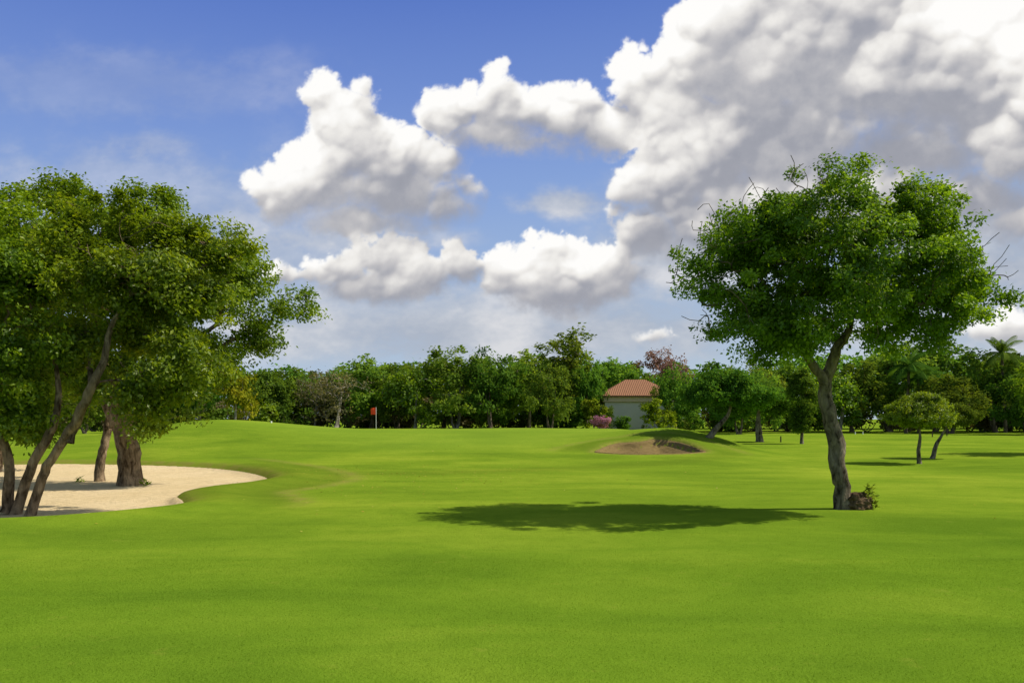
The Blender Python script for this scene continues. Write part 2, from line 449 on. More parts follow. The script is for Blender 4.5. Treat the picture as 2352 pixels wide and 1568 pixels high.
def sample_blobs(blobs, n, rs, freq=0.9, thr=-0.12, shell=0.45, seedoff=0.0):
    b = np.array(blobs, float)
    w = (b[:, 3] * b[:, 4] * b[:, 5]) ** 0.75; w /= w.sum()
    pts = []; g = 0
    while len(pts) < n and g < n * 20:
        g += 1
        k = rs.choice(len(b), p=w)
        d = unit(rs.normal(0, 1, 3)); r = rs.random() ** shell
        p = b[k, :3] + d * r * b[k, 3:6]
        if mnoise.noise(Vector(p * freq) + Vector((seedoff, 0, 0))) < thr: continue
        pts.append(p)
    return np.array(pts)

def tree_meshes(trunks, blobs, n, clump_r, per, L, W, R, tip, bark, leaf, seed, attach_z=1.0, step=0.2,
                twigs=None, freq=0.9, thr=-0.12, flare=1.5, flat=0.75, droop=0.25, sides=10, upb=0.6, shell=0.45, ntw=70, ss=4):
    rs = np.random.default_rng(seed)
    T = sample_blobs(blobs, n, rs, freq, thr, shell, seed * 3.1)
    allT = T if twigs is None else np.concatenate([T, sample_blobs(twigs, ntw, rs, 0.9, -0.9, 0.45)])
    P, par, tn = grow(trunks, allT, attach_z, step, rs)
    wood = tubes(P, par, tn, R, tip, rs, 'trunk', bark, flare, sides, sides_small=ss)
    cc = np.average(np.array(blobs)[:, :3], axis=0, weights=np.array(blobs)[:, 3] ** 2)
    crown = leaves_mesh('crown', T, cc, clump_r, per, L, W, leaf, rs, droop=droop, flat=flat, upb=upb)
    return wood, crown

def place_tree(name, label, meshes, loc, rot=0.0, scale=1.0, category='tree', group=None):
    e = bpy.data.objects.new(name, None); e.empty_display_size = 0.3
    link(e); e.location = loc; e.rotation_euler = (0, 0, rot)
    e.scale = scale if isinstance(scale, tuple) else (scale,) * 3
    e['label'] = label; e['category'] = category
    if group: e['group'] = group
    obj('trunk', meshes[0], e); obj('crown', meshes[1], e)
    return e

def rel(blobs, bx, by, bz): return [(x - bx, y - by, z - bz, a, b, c) for x, y, z, a, b, c in blobs]
def relt(trs, bx, by, bz): return [[(x - bx, y - by, z - bz) for x, y, z in t] for t in trs]

# ---- the lone tree with domed crown
bx, by = 6.15, 14.95; bz = H1(bx, by)
blobs = [(5.75, 14.2, 4.35, 2.4, 2.1, 1.45), (5.6, 14.2, 5.2, 1.85, 1.8, 0.95), (7.1, 14.4, 4.6, 1.4, 1.6, 1.2), (4.2, 14.3, 4.4, 1.3, 1.5, 1.0),
         (8.0, 14.4, 3.85, 0.9, 1.2, 0.6), (6.1, 14.2, 3.5, 2.0, 1.7, 0.6), (3.5, 14.3, 4.05, 0.8, 1.2, 0.45), (4.3, 14.2, 3.3, 1.0, 1.1, 0.5),
         (7.0, 14.3, 5.3, 1.0, 1.2, 0.65), (5.9, 14.3, 5.95, 0.9, 1.1, 0.32), (4.4, 14.3, 5.1, 0.9, 1.1, 0.6), (4.9, 14.1, 2.95, 0.9, 0.8, 0.33), (7.2, 14.3, 3.1, 0.8, 0.8, 0.3), (5.6, 13.9, 3.05, 0.6, 0.5, 0.25)]
twg = [(3.7, 14.2, 4.9, 0.8, 1.0, 0.7), (3.2, 14.3, 4.2, 0.5, 0.8, 0.4), (4.9, 14.2, 5.85, 1.1, 1.2, 0.4), (7.1, 14.4, 5.75, 0.9, 1, 0.4), (8.5, 14.4, 4.5, 0.5, 0.8, 0.6), (3.2, 14.3, 3.6, .5, .5, .35)]
trk = [[(6.18, 14.95, bz - 0.1), (6.20, 14.95, 0.4), (6.12, 14.95, 0.8), (6.10, 14.95, 1.2), (5.95, 14.93, 1.7), (5.86, 14.9, 2.15), (5.78, 14.85, 2.4), (5.55, 14.75, 2.75), (5.2, 14.6, 3.2), (4.8, 14.5, 3.9)],
       [(5.90, 14.95, 1.9), (5.88, 14.9, 2.4), (6.0, 14.8, 2.9), (6.25, 14.7, 3.4), (6.3, 14.5, 4.2)]]
m = tree_meshes(relt(trk, bx, by, bz), rel(blobs, bx, by, bz), 780, 0.24, 170, 0.075, 0.55, [0.13, 0.095], 0.006, BARK, LEAF_BRIGHT, 11,
                attach_z=2.3, step=0.15, twigs=rel(twg, bx, by, bz), freq=1.15, thr=-0.13, flare=1.25, sides=14, ntw=190)
lone = place_tree('tree', 'lone broad crowned green tree with slender leaning trunk', m, (bx, by, bz))

rs = np.random.default_rng(5)
def lump(name, cen, rad, mat, amp, seed, sub=5, freq=4):
    bm = bmesh.new(); bmesh.ops.create_icosphere(bm, subdivisions=sub, radius=1)
    for v in bm.verts:
        p = v.co.copy(); nn = mnoise.fractal(p * freq * 0.45 + Vector((seed, 0, 0)), 0.6, 2.2, 6)
        q = p * (1 + amp * nn); v.co = Vector((q.x * rad[0] + cen[0], q.y * rad[1] + cen[1], q.z * rad[2] + cen[2]))
    me = bpy.data.meshes.new(name); bm.to_mesh(me); bm.free(); me.materials.append(mat)
    for p in me.polygons: p.use_smooth = True
    return me
obj('root_clump', lump('root_clump', (0.30, -0.02, 0.10), (0.30, 0.18, 0.20), ROOTS, 0.30, 3), lone, label='rough earthy root mass at trunk base')
C = np.array([(0.50, -0.05, 0.26), (0.57, 0.0, 0.22), (0.60, -0.03, 0.12), (0.55, 0.0, 0.34), (0.60, 0, 0.30), (0.54, 0, 0.40), (0.60, -0.05, 0.06)])
obj('sprout', leaves_mesh('sprout', C, np.array([0.5, 0, 0]), 0.08, 24, 0.11, 0.3, LEAF_FAR, rs, droop=-0.8, flat=1.0), lone, label='leafy green shoots on the root clump')

# ---- grove by the big bunker
def grove(base, trks, blobs, n, R, seed, label, leaf=LEAF_OLIVE, bark=BARK_WARM, clump=0.30, per=130, L=0.095, az=2.0, thr=-0.1, flare=1.3, twigs=None):
    x, y = base; z = H1(x, y)
    trks = [[(p[0], p[1], p[2] + (z - 0.1 if i == 0 else 0)) for i, p in enumerate(t)] for t in trks]
    m = tree_meshes(relt(trks, x, y, z), rel(blobs, x, y, z), n, clump, per, L, 0.55, R, 0.006, bark, leaf, seed, attach_z=az, step=0.17,
                    thr=thr, flare=flare, sides=12, freq=1.2, twigs=None if twigs is None else rel(twigs, x, y, z), ntw=60)
    return place_tree('tree', label, m, (x, y, z))

grove((-9.07, 15.0), [[(-9.12, 15, 0), (-8.87, 15, 0.55), (-8.62, 15, 1.0), (-8.22, 15, 1.62), (-7.98, 15, 2.15), (-7.73, 15.1, 2.8), (-7.66, 15.2, 3.4), (-7.35, 15.3, 4.0), (-6.9, 15.5, 4.7)],
                      [(-8.32, 15.0, 1.5), (-8.1, 15.3, 2.3), (-8.3, 15.6, 3.0), (-8.5, 15.8, 4.0)]],
      [(-6.9, 15.6, 4.5, 1.3, 1.2, 1.1), (-5.75, 15.5, 5.1, 0.8, 0.9, 0.40), (-8.1, 15.7, 5.1, 1.2, 1.2, 0.9), (-7.5, 16.0, 3.2, 1.4, 0.9, 0.9),
       (-6.4, 15.5, 2.75, 0.85, 1.1, 0.65), (-6.8, 15.7, 5.5, 0.7, 1, 0.3), (-6.2, 15.6, 3.8, 0.8, 1.1, 0.6), (-7.9, 15.7, 2.3, 0.8, 0.6, 0.45), (-5.2, 15.4, 5.0, 0.35, 0.5, 0.18),
       (-8.3, 15.9, 6.0, 0.6, 0.7, 0.3), (-7.1, 15.2, 2.0, 0.6, 0.7, 0.35), (-8.0, 14.6, 4.2, 0.7, 0.4, 0.4)],
      500, [0.085, 0.05], 21, 'slender tree leaning out with olive green crown', twigs=[(-5.6, 15.6, 4.9, 0.8, 0.8, 0.5), (-7.2, 15.0, 4.6, 1.5, 0.8, 1.2)], thr=0.0, per=135, L=0.095, clump=0.27)
grove((-9.55, 15.2), [[(-9.5, 15.2, 0), (-9.2, 15.2, 0.7), (-8.85, 15.25, 1.4), (-8.7, 15.3, 2.2), (-8.9, 15.3, 3.4)],
                      [(-9.65, 15.2, 0.15), (-9.62, 15.2, 0.9), (-9.8, 15.1, 1.8), (-9.6, 15, 3.2)],
                      [(-9.85, 15.1, 0.1), (-10.2, 15.1, 1.2), (-10.5, 15, 2.4), (-10.6, 15, 3.4)]],
      [(-9.4, 15.4, 4.6, 1.1, 1.2, 1.0), (-9.45, 15.2, 2.9, 1.1, 1.0, 0.85), (-9.9, 15.4, 5.6, 0.8, 1, 0.4), (-10.9, 15.2, 4.3, 1.4, 1.4, 1.2), (-10.9, 15, 2.9, 1.2, 1.2, 0.9), (-8.9, 15.5, 2.1, 0.7, 0.7, 0.35), (-9.6, 15.4, 1.75, 0.9, 0.6, 0.5), (-9.2, 15.6, 1.4, 0.6, 0.4, 0.3)],
      460, [0.085, 0.085, 0.08], 22, 'multi stemmed tree with dark trunks in sand', L=0.095, az=1.3)
grove((-10.6, 22.2), [[(-10.6, 22.2, 0), (-10.68, 22.2, 0.7), (-10.8, 22.2, 1.4), (-11.0, 22.2, 2.1), (-10.9, 22.2, 3.2), (-10.3, 22.2, 4.6)],
                      [(-10.85, 22.2, 1.6), (-10.4, 22.2, 2.3), (-9.5, 22.2, 3.4), (-8.2, 22.1, 4.3)],
                      [(-10.95, 22.2, 1.8), (-11.6, 22.3, 2.8), (-12.4, 22.4, 4.4)]],
      [(-7.5, 22.2, 4.7, 1.4, 1.5, 0.75), (-6.0, 22.2, 4.95, 0.8, 1.1, 0.38), (-8.4, 22.2, 6.0, 1.3, 1.5, 0.95), (-7.3, 22.2, 5.6, 0.9, 1.1, 0.5), (-10.6, 22, 7.0, 1.8, 2, 1.0), (-8.4, 22, 3.5, 1.2, 1.5, 0.65),
       (-10.3, 21.6, 2.9, 1.5, 1.3, 0.8), (-13, 22, 6.7, 2.0, 2, 1.4), (-11, 22, 5.0, 2.2, 2, 1.4), (-10.2, 22.2, 7.8, 1.0, 1, 0.4), (-12.6, 22.2, 8.0, 1.1, 1, 0.4), (-7.0, 22.2, 3.8, 0.6, 0.8, 0.45), (-9.2, 21.4, 2.1, 1.0, 0.8, 0.5), (-9.8, 21.4, 1.5, 0.7, 0.7, 0.35), (-15, 22, 7.1, 1.2, 1.2, 1.0)],
      720, [0.29, 0.2, 0.17], 23, 'large old tree with thick flared trunk in sand', per=125, clump=0.36, L=0.11, leaf=LEAF_BRIGHT, flare=1.4)
grove((-12.2, 23.5), [[(-12.2, 23.5, 0), (-12.1, 23.5, 0.6), (-11.9, 23.5, 1.45), (-11.8, 23.5, 2.6), (-12.2, 23.5, 4)]],
      [(-12.8, 23.8, 4.6, 2.2, 2, 1.9), (-13.6, 23.5, 2.9, 1.7, 1.6, 1.0), (-15.2, 23.5, 5.4, 2.0, 2, 2.0), (-15, 23.5, 3.0, 1.6, 1.5, 1.1)],
      300, 0.13, 24, 'slim leaning tree growing from the sand', per=110, clump=0.45, L=0.14)
grove((-17.9, 27.5), [[(-17.9, 27.5, 0), (-17.8, 27.5, 1.0), (-18.1, 27.5, 2.2), (-18.2, 27.5, 4)]],
      [(-17.9, 27.5, 4.6, 2.6, 2.2, 2.2), (-16.6, 27.5, 3.0, 2.0, 1.6, 1.0), (-20, 27.5, 5.6, 2.5, 2, 2.2)],
      220, 0.2, 25, 'shady tree standing in pale sand', per=90, clump=0.55, L=0.19, leaf=LEAF_FAR)

C = np.array([(-10.15, 21.9, 0.10), (-10.05, 21.93, 0.08), (-10.1, 21.9, 0.18)]); C[:, 2] += H1(-10.1, 21.9)
for c, lab in ((C, 'yellow green weeds sprouting at a tree base'), (C + np.array([-2.5, 1.3, -0.05]), 'small weeds beside a leaning trunk')):
    base = c[0].copy()
    obj('weed', leaves_mesh('weed', c - base, np.array([0, 0, -0.2]), 0.10, 20, 0.12, 0.3, LEAF_LIME, rs, droop=-1.0), None, tuple(base), label=lab, category='weed')

# ------------------------------------------------------------------ middle distance and far trees
def std_variant(seed, w, h0, h1, bark, leaf, stems=1, n=70, clump=0.62, per=60, L=0.29, R=0.2, lean=0.4, thr=-0.25):
    r = np.random.default_rng(seed)
    hc = (h0 + h1) / 2
    bl = []
    for i in range(9):
        a = r.uniform(0, 6.28); q = r.uniform(0.2, 0.62) * w
        rr = r.uniform(0.28, 0.46) * w
        bl.append((math.cos(a) * q, math.sin(a) * q, hc + r.uniform(-0.38, 0.33) * (h1 - h0), rr, rr, r.uniform(0.14, 0.26) * (h1 - h0)))
    bl.append((0, 0, hc + 0.1 * (h1 - h0), 0.55 * w, 0.55 * w, 0.4 * (h1 - h0)))
    tr = []
    for s in range(stems):
        a = r.uniform(0, 6.28); k = lean * (1 if stems == 1 else 1.6)
        x0 = 0.15 * s
        tr.append([(x0, 0, -0.1), (x0 + math.cos(a) * k * 0.3, math.sin(a) * k * 0.3, h0 * 0.4), (x0 + math.cos(a) * k * 0.5, math.sin(a) * k * 0.5, h0 * 0.9), (x0 + math.cos(a) * k, math.sin(a) * k, hc)])
    return tree_meshes(tr, bl, n, clump, per, L, 0.62, [R / (1 + 0.4 * (stems - 1))] * stems, 0.015, bark, leaf, seed, attach_z=h0 * 0.75, step=0.4, thr=thr, sides=7, freq=0.5, ss=3)

def mid(base, trk, blobs, seed, label, n=130, per=90, clump=0.28, L=0.12, R=0.12, leaf=LEAF_FAR, bark=BARK, az=1.0, thr=-0.2):
    x, y = base; z = H1(x, y)
    m = tree_meshes([trk], blobs, n, clump, per, L, 0.58, R, 0.008, bark, leaf, seed, attach_z=az, step=0.22, thr=thr, sides=8, ss=3)
    return place_tree('tree', label, m, (x, y, z))
mid((9.2, 37.4), [(0, 0, -0.1), (0.45, 0, 0.5), (0.95, 0, 1.05), (1.1, 0, 1.8)],
    [(0.7, 0, 2.2, 1.9, 1.5, 0.6), (-0.6, 0, 1.95, 1.0, 1.1, 0.42), (2.2, 0, 1.9, 1.2, 1.2, 0.5), (0.7, 0, 2.7, 1.4, 1.1, 0.45)], 31, 'leaning tree with spreading crown on grassy mound', n=340, clump=0.28, L=0.13, leaf=LEAF_FAR_DARK, thr=-0.6)
mid((17.4, 56), [(0, 0, -0.1), (-0.05, 0, 0.8), (-0.1, 0, 1.6), (0, 0, 2.6)],
    [(-0.2, 0, 3.3, 2.3, 1.8, 1.0), (-2.0, 0, 2.8, 1.6, 1.3, 0.75), (1.3, 0, 2.7, 1.4, 1.2, 0.8)], 32, 'round crowned tree with short dark trunk', n=290, clump=0.40, L=0.18, R=0.2, leaf=LEAF_FAR_DARK, thr=-0.6)
mid((18.9, 52), [(0, 0, -0.1), (0.05, 0, 0.8), (-0.05, 0, 1.6), (0.05, 0, 3.0)],
    [(0, 0, 3.3, 1.0, 0.9, 1.7), (0, 0, 1.6, 0.7, 0.6, 0.8)], 33, 'narrow leafy tree with thin trunk', n=140, clump=0.3, L=0.17, R=0.1, leaf=LEAF_FAR_DARK)
mid((15.6, 30.5), [(0, 0, -0.1), (-0.04, 0, 0.5), (0.04, 0, 1.0), (0.0, 0, 1.45)],
    [(0.05, 0, 1.75, 1.35, 1.3, 0.32), (0.0, 0, 2.1, 1.15, 1.1, 0.40), (0.05, 0, 2.42, 0.75, 0.8, 0.26)], 34, 'small flat topped umbrella shaped tree', n=600, clump=0.16, per=95, L=0.07, R=0.07, az=0.95, thr=-0.9, leaf=LEAF_OLIVE)
mid((17.9, 34), [(0, 0, -0.1), (0.15, 0, 0.4), (0.4, 0, 0.9), (0.75, 0, 1.5)],
    [(0.85, 0, 1.75, 1.15, 1.1, 0.36), (0.8, 0, 2.0, 0.9, 0.9, 0.3)], 35, 'small leaning tree with rounded spreading crown', n=360, clump=0.18, per=95, L=0.075, R=0.08, az=0.9, thr=-0.9, leaf=LEAF_FAR_DARK)
mid((25.9, 36.8), [(0, 0, -0.1), (0.1, 0, 1.0), (0, 0, 2.0), (0.1, 0, 3.2)],
    [(0, 0, 3.5, 2.3, 2.1, 1.3), (-0.9, 0, 2.4, 1.2, 1.3, 0.8)], 36, 'yellowing tree beside open fairway', n=190, clump=0.4, L=0.17, R=0.16, leaf=LEAF_LIME)

VAR = {
    'green': std_variant(41, 3.6, 1.0, 7.2, BARK_FAR, LEAF_FAR, 1, n=105),
    'green2': std_variant(42, 4.2, 1.2, 7.4, BARK_PALE, LEAF_FAR, 3, n=125),
    'green3': std_variant(50, 4.4, 1.2, 6.2, BARK_FAR, LEAF_FAR, 2, n=120),
    'dark': std_variant(43, 3.8, 0.9, 7.0, BARK_FAR, LEAF_FAR_DARK, 2, n=110),
    'dark2': std_variant(44, 3.4, 1.0, 6.6, BARK_PALE, LEAF_FAR_DARK, 1, n=100),
    'dark3': std_variant(51, 4.4, 1.0, 5.8, BARK_FAR, LEAF_FAR_DARK, 2, n=120),
    'olive': std_variant(45, 3.6, 1.0, 6.0, BARK_PALE, LEAF_OLIVE, 2, n=100),
    'bright': std_variant(46, 3.8, 2.0, 8.0, BARK_FAR, LEAF_FAR, 1, n=150, thr=-0.5),
    'bare': std_variant(47, 3.2, 1.0, 6.2, BARK_PALE, LEAF_BROWN, 2, n=110, per=14, L=0.22),
    'yellow': std_variant(48, 2.6, 1.2, 5.4, BARK_PALE, LEAF_YELLOW, 1, n=60, per=50),
    'red': std_variant(49, 3.6, 3.2, 8.2, BARK_FAR, LEAF_RED, 1, n=110, per=36, L=0.24),
}
VH = {'green': 7.2, 'green2': 7.4, 'green3': 6.2, 'dark': 7.0, 'dark2': 6.6, 'dark3': 5.8, 'olive': 6.0, 'bright': 8.0, 'bare': 6.2, 'yellow': 5.4, 'red': 8.2}
LAB = {'green': 'leafy green tree in the row behind the putting green', 'green2': 'spreading green tree with several pale trunks', 'green3': 'wide spreading mid green tree', 'dark': 'dense dark green tree at course edge',
       'dark2': 'dark green tree with pale trunk at course edge', 'dark3': 'low wide dark green tree', 'olive': 'olive green tree with low branches', 'bright': 'tall bright green round topped tree', 'bare': 'sparse brown tree with bare pale branches',
       'yellow': 'small tree with yellow blossom and leaves', 'red': 'tall tree with russet red crown'}
ROW = [(-29.3, 84, 'yellow', 7.6, 0.75), (-33.5, 86, 'green', 7.8, 1), (-28.3, 96, 'dark2', 7.4, 1.1), (-24.5, 98, 'bare', 7.2, 0.9), (-20.2, 90, 'bare', 7.6, 1.1), (-17.6, 99, 'green', 9.4, 1.1),
       (-14.0, 97, 'dark3', 8.0, 0.8), (-11.2, 92, 'olive', 7.6, 1.0), (-6.6, 93, 'green2', 10.0, 1.1), (-2.4, 92, 'green3', 9.4, 0.8), (-9.0, 103, 'green', 9.6, 1.1), (2.0, 97, 'green', 9.8, 1.0),
       (6.3, 101, 'bright', 12.4, 1.15), (4.2, 90, 'dark3', 7.6, 0.75), (9.4, 99, 'green3', 9.4, 0.5), (13.5, 114, 'green', 10.2, 1.1), (17.5, 120, 'dark', 10.4, 1.1), (21.2, 108, 'red', 10.9, 1.0), (18.9, 92, 'green3', 8.0, 0.6),
       (25.5, 98, 'dark3', 8.6, 1.0), (30.5, 100, 'green3', 8.8, 1.0), (36, 104, 'green', 9.0, 1.1), (41.0, 96, 'dark3', 8.4, 1.0), (46.5, 98, 'green', 10.4, 1.3), (52.5, 99, 'dark', 11.6, 1.1),
       (57, 94, 'green3', 9.4, 1.0), (62.5, 100, 'dark', 10.2, 1.2), (56.0, 84, 'green', 7.6, 1.0), (48.5, 88, 'dark3', 6.4, 1.2), (69, 98, 'dark', 10.6, 1.1), (52.0, 80, 'dark3', 6.0, 1.0), (67, 90, 'olive', 9, 1.1), (37.5, 92, 'olive', 7.2, 1.0), (28, 90, 'green3', 7.4, 0.8), (24.0, 84, 'dark3', 6.0, 0.9),
       (-41, 84, 'green', 8, 1.1), (-47, 80, 'dark', 8, 1.1), (-53, 82, 'green', 8.5, 1.2), (-60, 84, 'dark', 8.5, 1.2), (-33, 74, 'dark2', 5.6, 1.0), (-37.5, 70, 'dark', 6.2, 1.0), (-43, 68, 'green', 6.5, 1), (-27.5, 104, 'dark3', 8.0, 1.2), (-22, 106, 'green', 8.4, 1.2), (-15, 106, 'dark', 9.0, 1.2), (-3, 106, 'green', 9.6, 1.3), (-31, 100, 'green3', 7.6, 1.2)]
rr = random.Random(4)
for (x, y, k, h, wf) in ROW:
    s = h / VH[k]
    place_tree('tree', LAB[k], VAR[k], (x, y, H1(x, y) - 0.03), rr.uniform(0, 6.28), (s * wf, s * wf, s), group='trees along the course edge')

SH = [std_variant(61, 1.9, 0.25, 2.7, BARK_FAR, LEAF_FAR_DARK, 3, n=55, clump=0.42, per=45, L=0.25, R=0.07, lean=0.5),
      std_variant(62, 1.8, 0.3, 2.5, BARK_PALE, LEAF_BROWN, 3, n=55, clump=0.45, per=30, L=0.2, R=0.07, lean=0.6),
      std_variant(63, 1.8, 0.25, 2.6, BARK_FAR, LEAF_OLIVE, 3, n=55, clump=0.42, per=42, L=0.25, R=0.07, lean=0.5)]
sl = ['dark green shrub under the trees', 'dry brownish shrub under the trees', 'olive green shrub under the trees']
x = -62.0
while x < 76:
    y = rr.uniform(97, 108) + (4 if abs(x - 15) < 8 else 0)
    if x < -26: y -= 10
    i = rr.choice([0, 1, 1, 2]) if x > -16 else rr.choice([0, 1, 1, 1, 2])
    if not (9.0 < x < 20.5):
        s = rr.uniform(1.0, 1.9)
        place_tree('shrub', sl[i], SH[i], (x, y, H1(x, y)), rr.uniform(0, 6.28), (s * 1.15, s * 1.15, s), 'shrub', 'shrubs along the course edge')
    x += rr.uniform(1.3, 2.2)
def bush(x, y, leaf, w, h, seed, label, L=0.2):
    m = std_variant(seed, w, 0.15, h, BARK_FAR, leaf, 3, n=60, clump=0.35, per=55, L=L, R=0.05, lean=0.4)
    place_tree('shrub', label, m, (x, y, H1(x, y)), 0, 1, 'shrub')
bush(10.1, 90, LEAF_PINK, 1.7, 1.8, 71, 'low shrub covered in pink blossom near a house', 0.16)
bush(16.5, 89, LEAF_LIME, 2.5, 3.9, 72, 'bright lime green shrub beside a house', 0.3)
bush(20.3, 91, LEAF_FAR, 2.6, 4.2, 73, 'rounded green shrub beside a house')
bush(9.6, 94, LEAF_LIME, 1.6, 4.0, 74, 'tall bright green garden shrub', 0.3)
bush(17.3, 95, LEAF_FAR_DARK, 2.4, 6.2, 75, 'leafy green shrub hiding a house corner')
bush(11.6, 97, LEAF_FAR_DARK, 1.3, 3.0, 76, 'dark green shrub against a pale house wall')
bush(13.6, 98, LEAF_FAR, 1.4, 2.0, 77, 'low green shrub against a pale house wall')

def wood(x0, x1, y0, y1, hf, n, seed, label):
    r = np.random.default_rng(seed)
    X = r.uniform(x0, x1, n); Y = r.uniform(y0, y1, n)
    top = np.array([hf(a) for a in X]) * (0.9 + 0.25 * np.array([mnoise.noise(Vector((a * 0.22, b_ * 0.1, 0))) for a, b_ in zip(X, Y)]))
    Z = top * r.random(n) ** 0.55
    C = np.stack([X, Y, Z], 1)
    me = leaves_mesh('woodland', C, np.array([(x0 + x1) / 2, y1 + 30, -20]), 1.2, 24, 0.7, 0.7, LEAF_FAR, r, flat=0.8)
    obj('woodland', me, kind='stuff', label=label, category='woodland')
wood(-95, 105, 118, 133, lambda a: 9.6 + (2.2 if a > 40 else 0) + (1 if 0 < a < 20 else 0), 3400, 81, 'distant dense dark green woodland')

# ------------------------------------------------------------------ palms
def palm_meshes(seed, h, fl=2.6):
    r = np.random.default_rng(seed)
    path = catmull([(0, 0, -0.1), (0.1, 0, h * 0.35), (0.35, 0, h * 0.7), (0.4, 0, h)], 8, False)
    S = 8; V = []; Q = []
    for i, p in enumerate(path):
        rad = 0.2 - 0.08 * i / len(path) + 0.015 * (i % 2)
        for s in range(S): V.append(p + np.array([math.cos(s / S * 6.2832), math.sin(s / S * 6.2832), 0]) * rad)
        if i:
            for s in range(S): Q.append(((i - 1) * S + s, (i - 1) * S + (s + 1) % S, i * S + (s + 1) % S, i * S + s))
    tm = make_mesh('trunk', V, [Q], BARK_FAR, True)
    V = []; tint = []
    for f in range(20):
        az = f * 2.4 + r.uniform(-.2, .2); el = r.uniform(-0.1, 1.25); L = fl * r.uniform(0.8, 1.1)
        d = np.array([math.cos(az) * math.cos(el), math.sin(az) * math.cos(el), math.sin(el)])
        p = path[-1].copy(); side = np.array([-math.sin(az), math.cos(az), 0]); tt = r.uniform(0, 1)
        m_ = 22
        for k in range(m_):
            p2 = p + d * L / m_; d = unit(d + np.array([0, 0, -0.075]))
            ll = 0.75 * math.sin(math.pi * (0.12 + 0.85 * k / m_)) * fl / 2.6
            for sg in (-1, 1):
                tipp = p2 + side * sg * ll * 0.75 + d * ll * 0.4 + np.array([0, 0, -ll * 0.55])
                w = d * 0.06
                V += [p2 - w, p2 + w, tipp + w * 0.3, tipp - w * 0.3]; tint += [tt] * 4
            V += [p + side * 0.02, p2 + side * 0.02, p2 - side * 0.02, p - side * 0.02]; tint += [1.0] * 4
            p = p2
    V = np.array(V); F = np.arange(len(V)).reshape(-1, 4)
    return tm, make_mesh('crown', V, [F], LEAF_FAR_DARK, False, {'tint': tint})
for (x, y, h, sd, rot) in ((44.5, 90, 7.6, 91, 0.3), (57.0, 92, 9.2, 92, 2.0), (46.5, 91, 6.4, 93, 4.0)):
    place_tree('palm_tree', 'coconut palm with arching feathery fronds among trees', palm_meshes(sd, h, 3.0), (x, y, H1(x, y)), rot, 1, 'palm tree')

# ------------------------------------------------------------------ flagstick
def box(name, c, s, mat, bev=0.0):
    bm = bmesh.new(); bmesh.ops.create_cube(bm, size=1)
    for v in bm.verts: v.co = Vector((v.co.x * s[0] + c[0], v.co.y * s[1] + c[1], v.co.z * s[2] + c[2]))
    if bev: bmesh.ops.bevel(bm, geom=bm.edges[:], offset=bev, segments=2, affect='EDGES')
    me = bpy.data.meshes.new(name); bm.to_mesh(me); bm.free(); me.materials.append(mat); return me
def cyl(name, r, h, mat, seg=12, r2=None, z0=0):
    bm = bmesh.new(); bmesh.ops.create_cone(bm, cap_ends=True, segments=seg, radius1=r, radius2=r2 if r2 is not None else r, depth=h)
    for v in bm.verts: v.co.z += h / 2 + z0
    me = bpy.data.meshes.new(name); bm.to_mesh(me); bm.free(); me.materials.append(mat); return me
WHITE = simple_mat('white_paint', (0.78, 0.78, 0.75), 0.5, 0.05)
REDC = simple_mat('red_cloth', (0.85, 0.07, 0.02), 0.7, 0.1)
DARKW = simple_mat('dark_wood', (0.05, 0.035, 0.025), 0.8, 0.3)
fxp, fyp = -12.8, 75.0
e = obj('flagstick', None, None, (fxp, fyp, H1(fxp, fyp)), label='red golf flag on a thin pole in the green', category='golf flag')
obj('pole', cyl('pole', 0.02, 2.05, WHITE), e)
V = []; Q = []
for i in range(9):
    for j in range(7):
        u = i / 8; v = j / 6
        V.append((-0.02 - u * 0.50 + 0.03 * v, 0.05 * math.sin(u * 7 + v * 2) * u, 2.02 - 0.68 * v * (1 - 0.15 * u) - 0.10 * u * u))
        if i and j: Q.append(((i - 1) * 7 + j - 1, i * 7 + j - 1, i * 7 + j, (i - 1) * 7 + j))
obj('flag', make_mesh('flag', V, [Q], REDC, True), e)

# ------------------------------------------------------------------ house
WALL = simple_mat('pale_plaster', (0.64, 0.60, 0.50), 0.9, 0.08, 1.2, 0.05)
FASC = simple_mat('cream_fascia', (0.72, 0.55, 0.35), 0.8, 0.08, 2, 0.05)
mr, nt, out = new_mat('terracotta_tiles')
pos = nt.new('ShaderNodeTexCoord').outputs['Object']
wv = nt.new('ShaderNodeTexWave', wave_type='BANDS', bands_direction='X'); nt.put(wv.inputs['Vector'], pos); wv.inputs['Scale'].default_value = 1.3
wz = nt.new('ShaderNodeTexWave', wave_type='BANDS', bands_direction='Z', wave_profile='SAW'); nt.put(wz.inputs['Vector'], pos); wz.inputs['Scale'].default_value = 1.1
col = nt.mix(nt.noise(pos, 2.5, 5, 0.7), (0.26, 0.125, 0.07), (0.42, 0.22, 0.13))
col = nt.mix(nt.math('MULTIPLY', wz.outputs['Fac'], 0.3), col, (0.15, 0.08, 0.05))
b = nt.new('ShaderNodeBsdfDiffuse'); nt.put(b.inputs['Color'], col)
bp = nt.new('ShaderNodeBump'); bp.inputs['Strength'].default_value = 0.6; bp.inputs['Distance'].default_value = 0.08
nt.put(bp.inputs['Height'], nt.math('ADD', wv.outputs['Fac'], wz.outputs['Fac'])); nt.put(b.inputs['Normal'], bp.outputs[0]); nt.put(out.inputs[0], b.outputs[0])
hx, hy = 16.1, 104.0; hz = H1(hx, hy) - 0.05
e = obj('house', None, None, (hx, hy, hz), label='small pale house with terracotta hipped roof behind trees', category='house')
obj('wall', box('wall', (0, 0, 1.8), (8.8, 7.6, 3.9), WALL), e)
obj('fascia', box('fascia', (0, 0, 4.10), (9.4, 8.2, 0.66), FASC, 0.04), e)
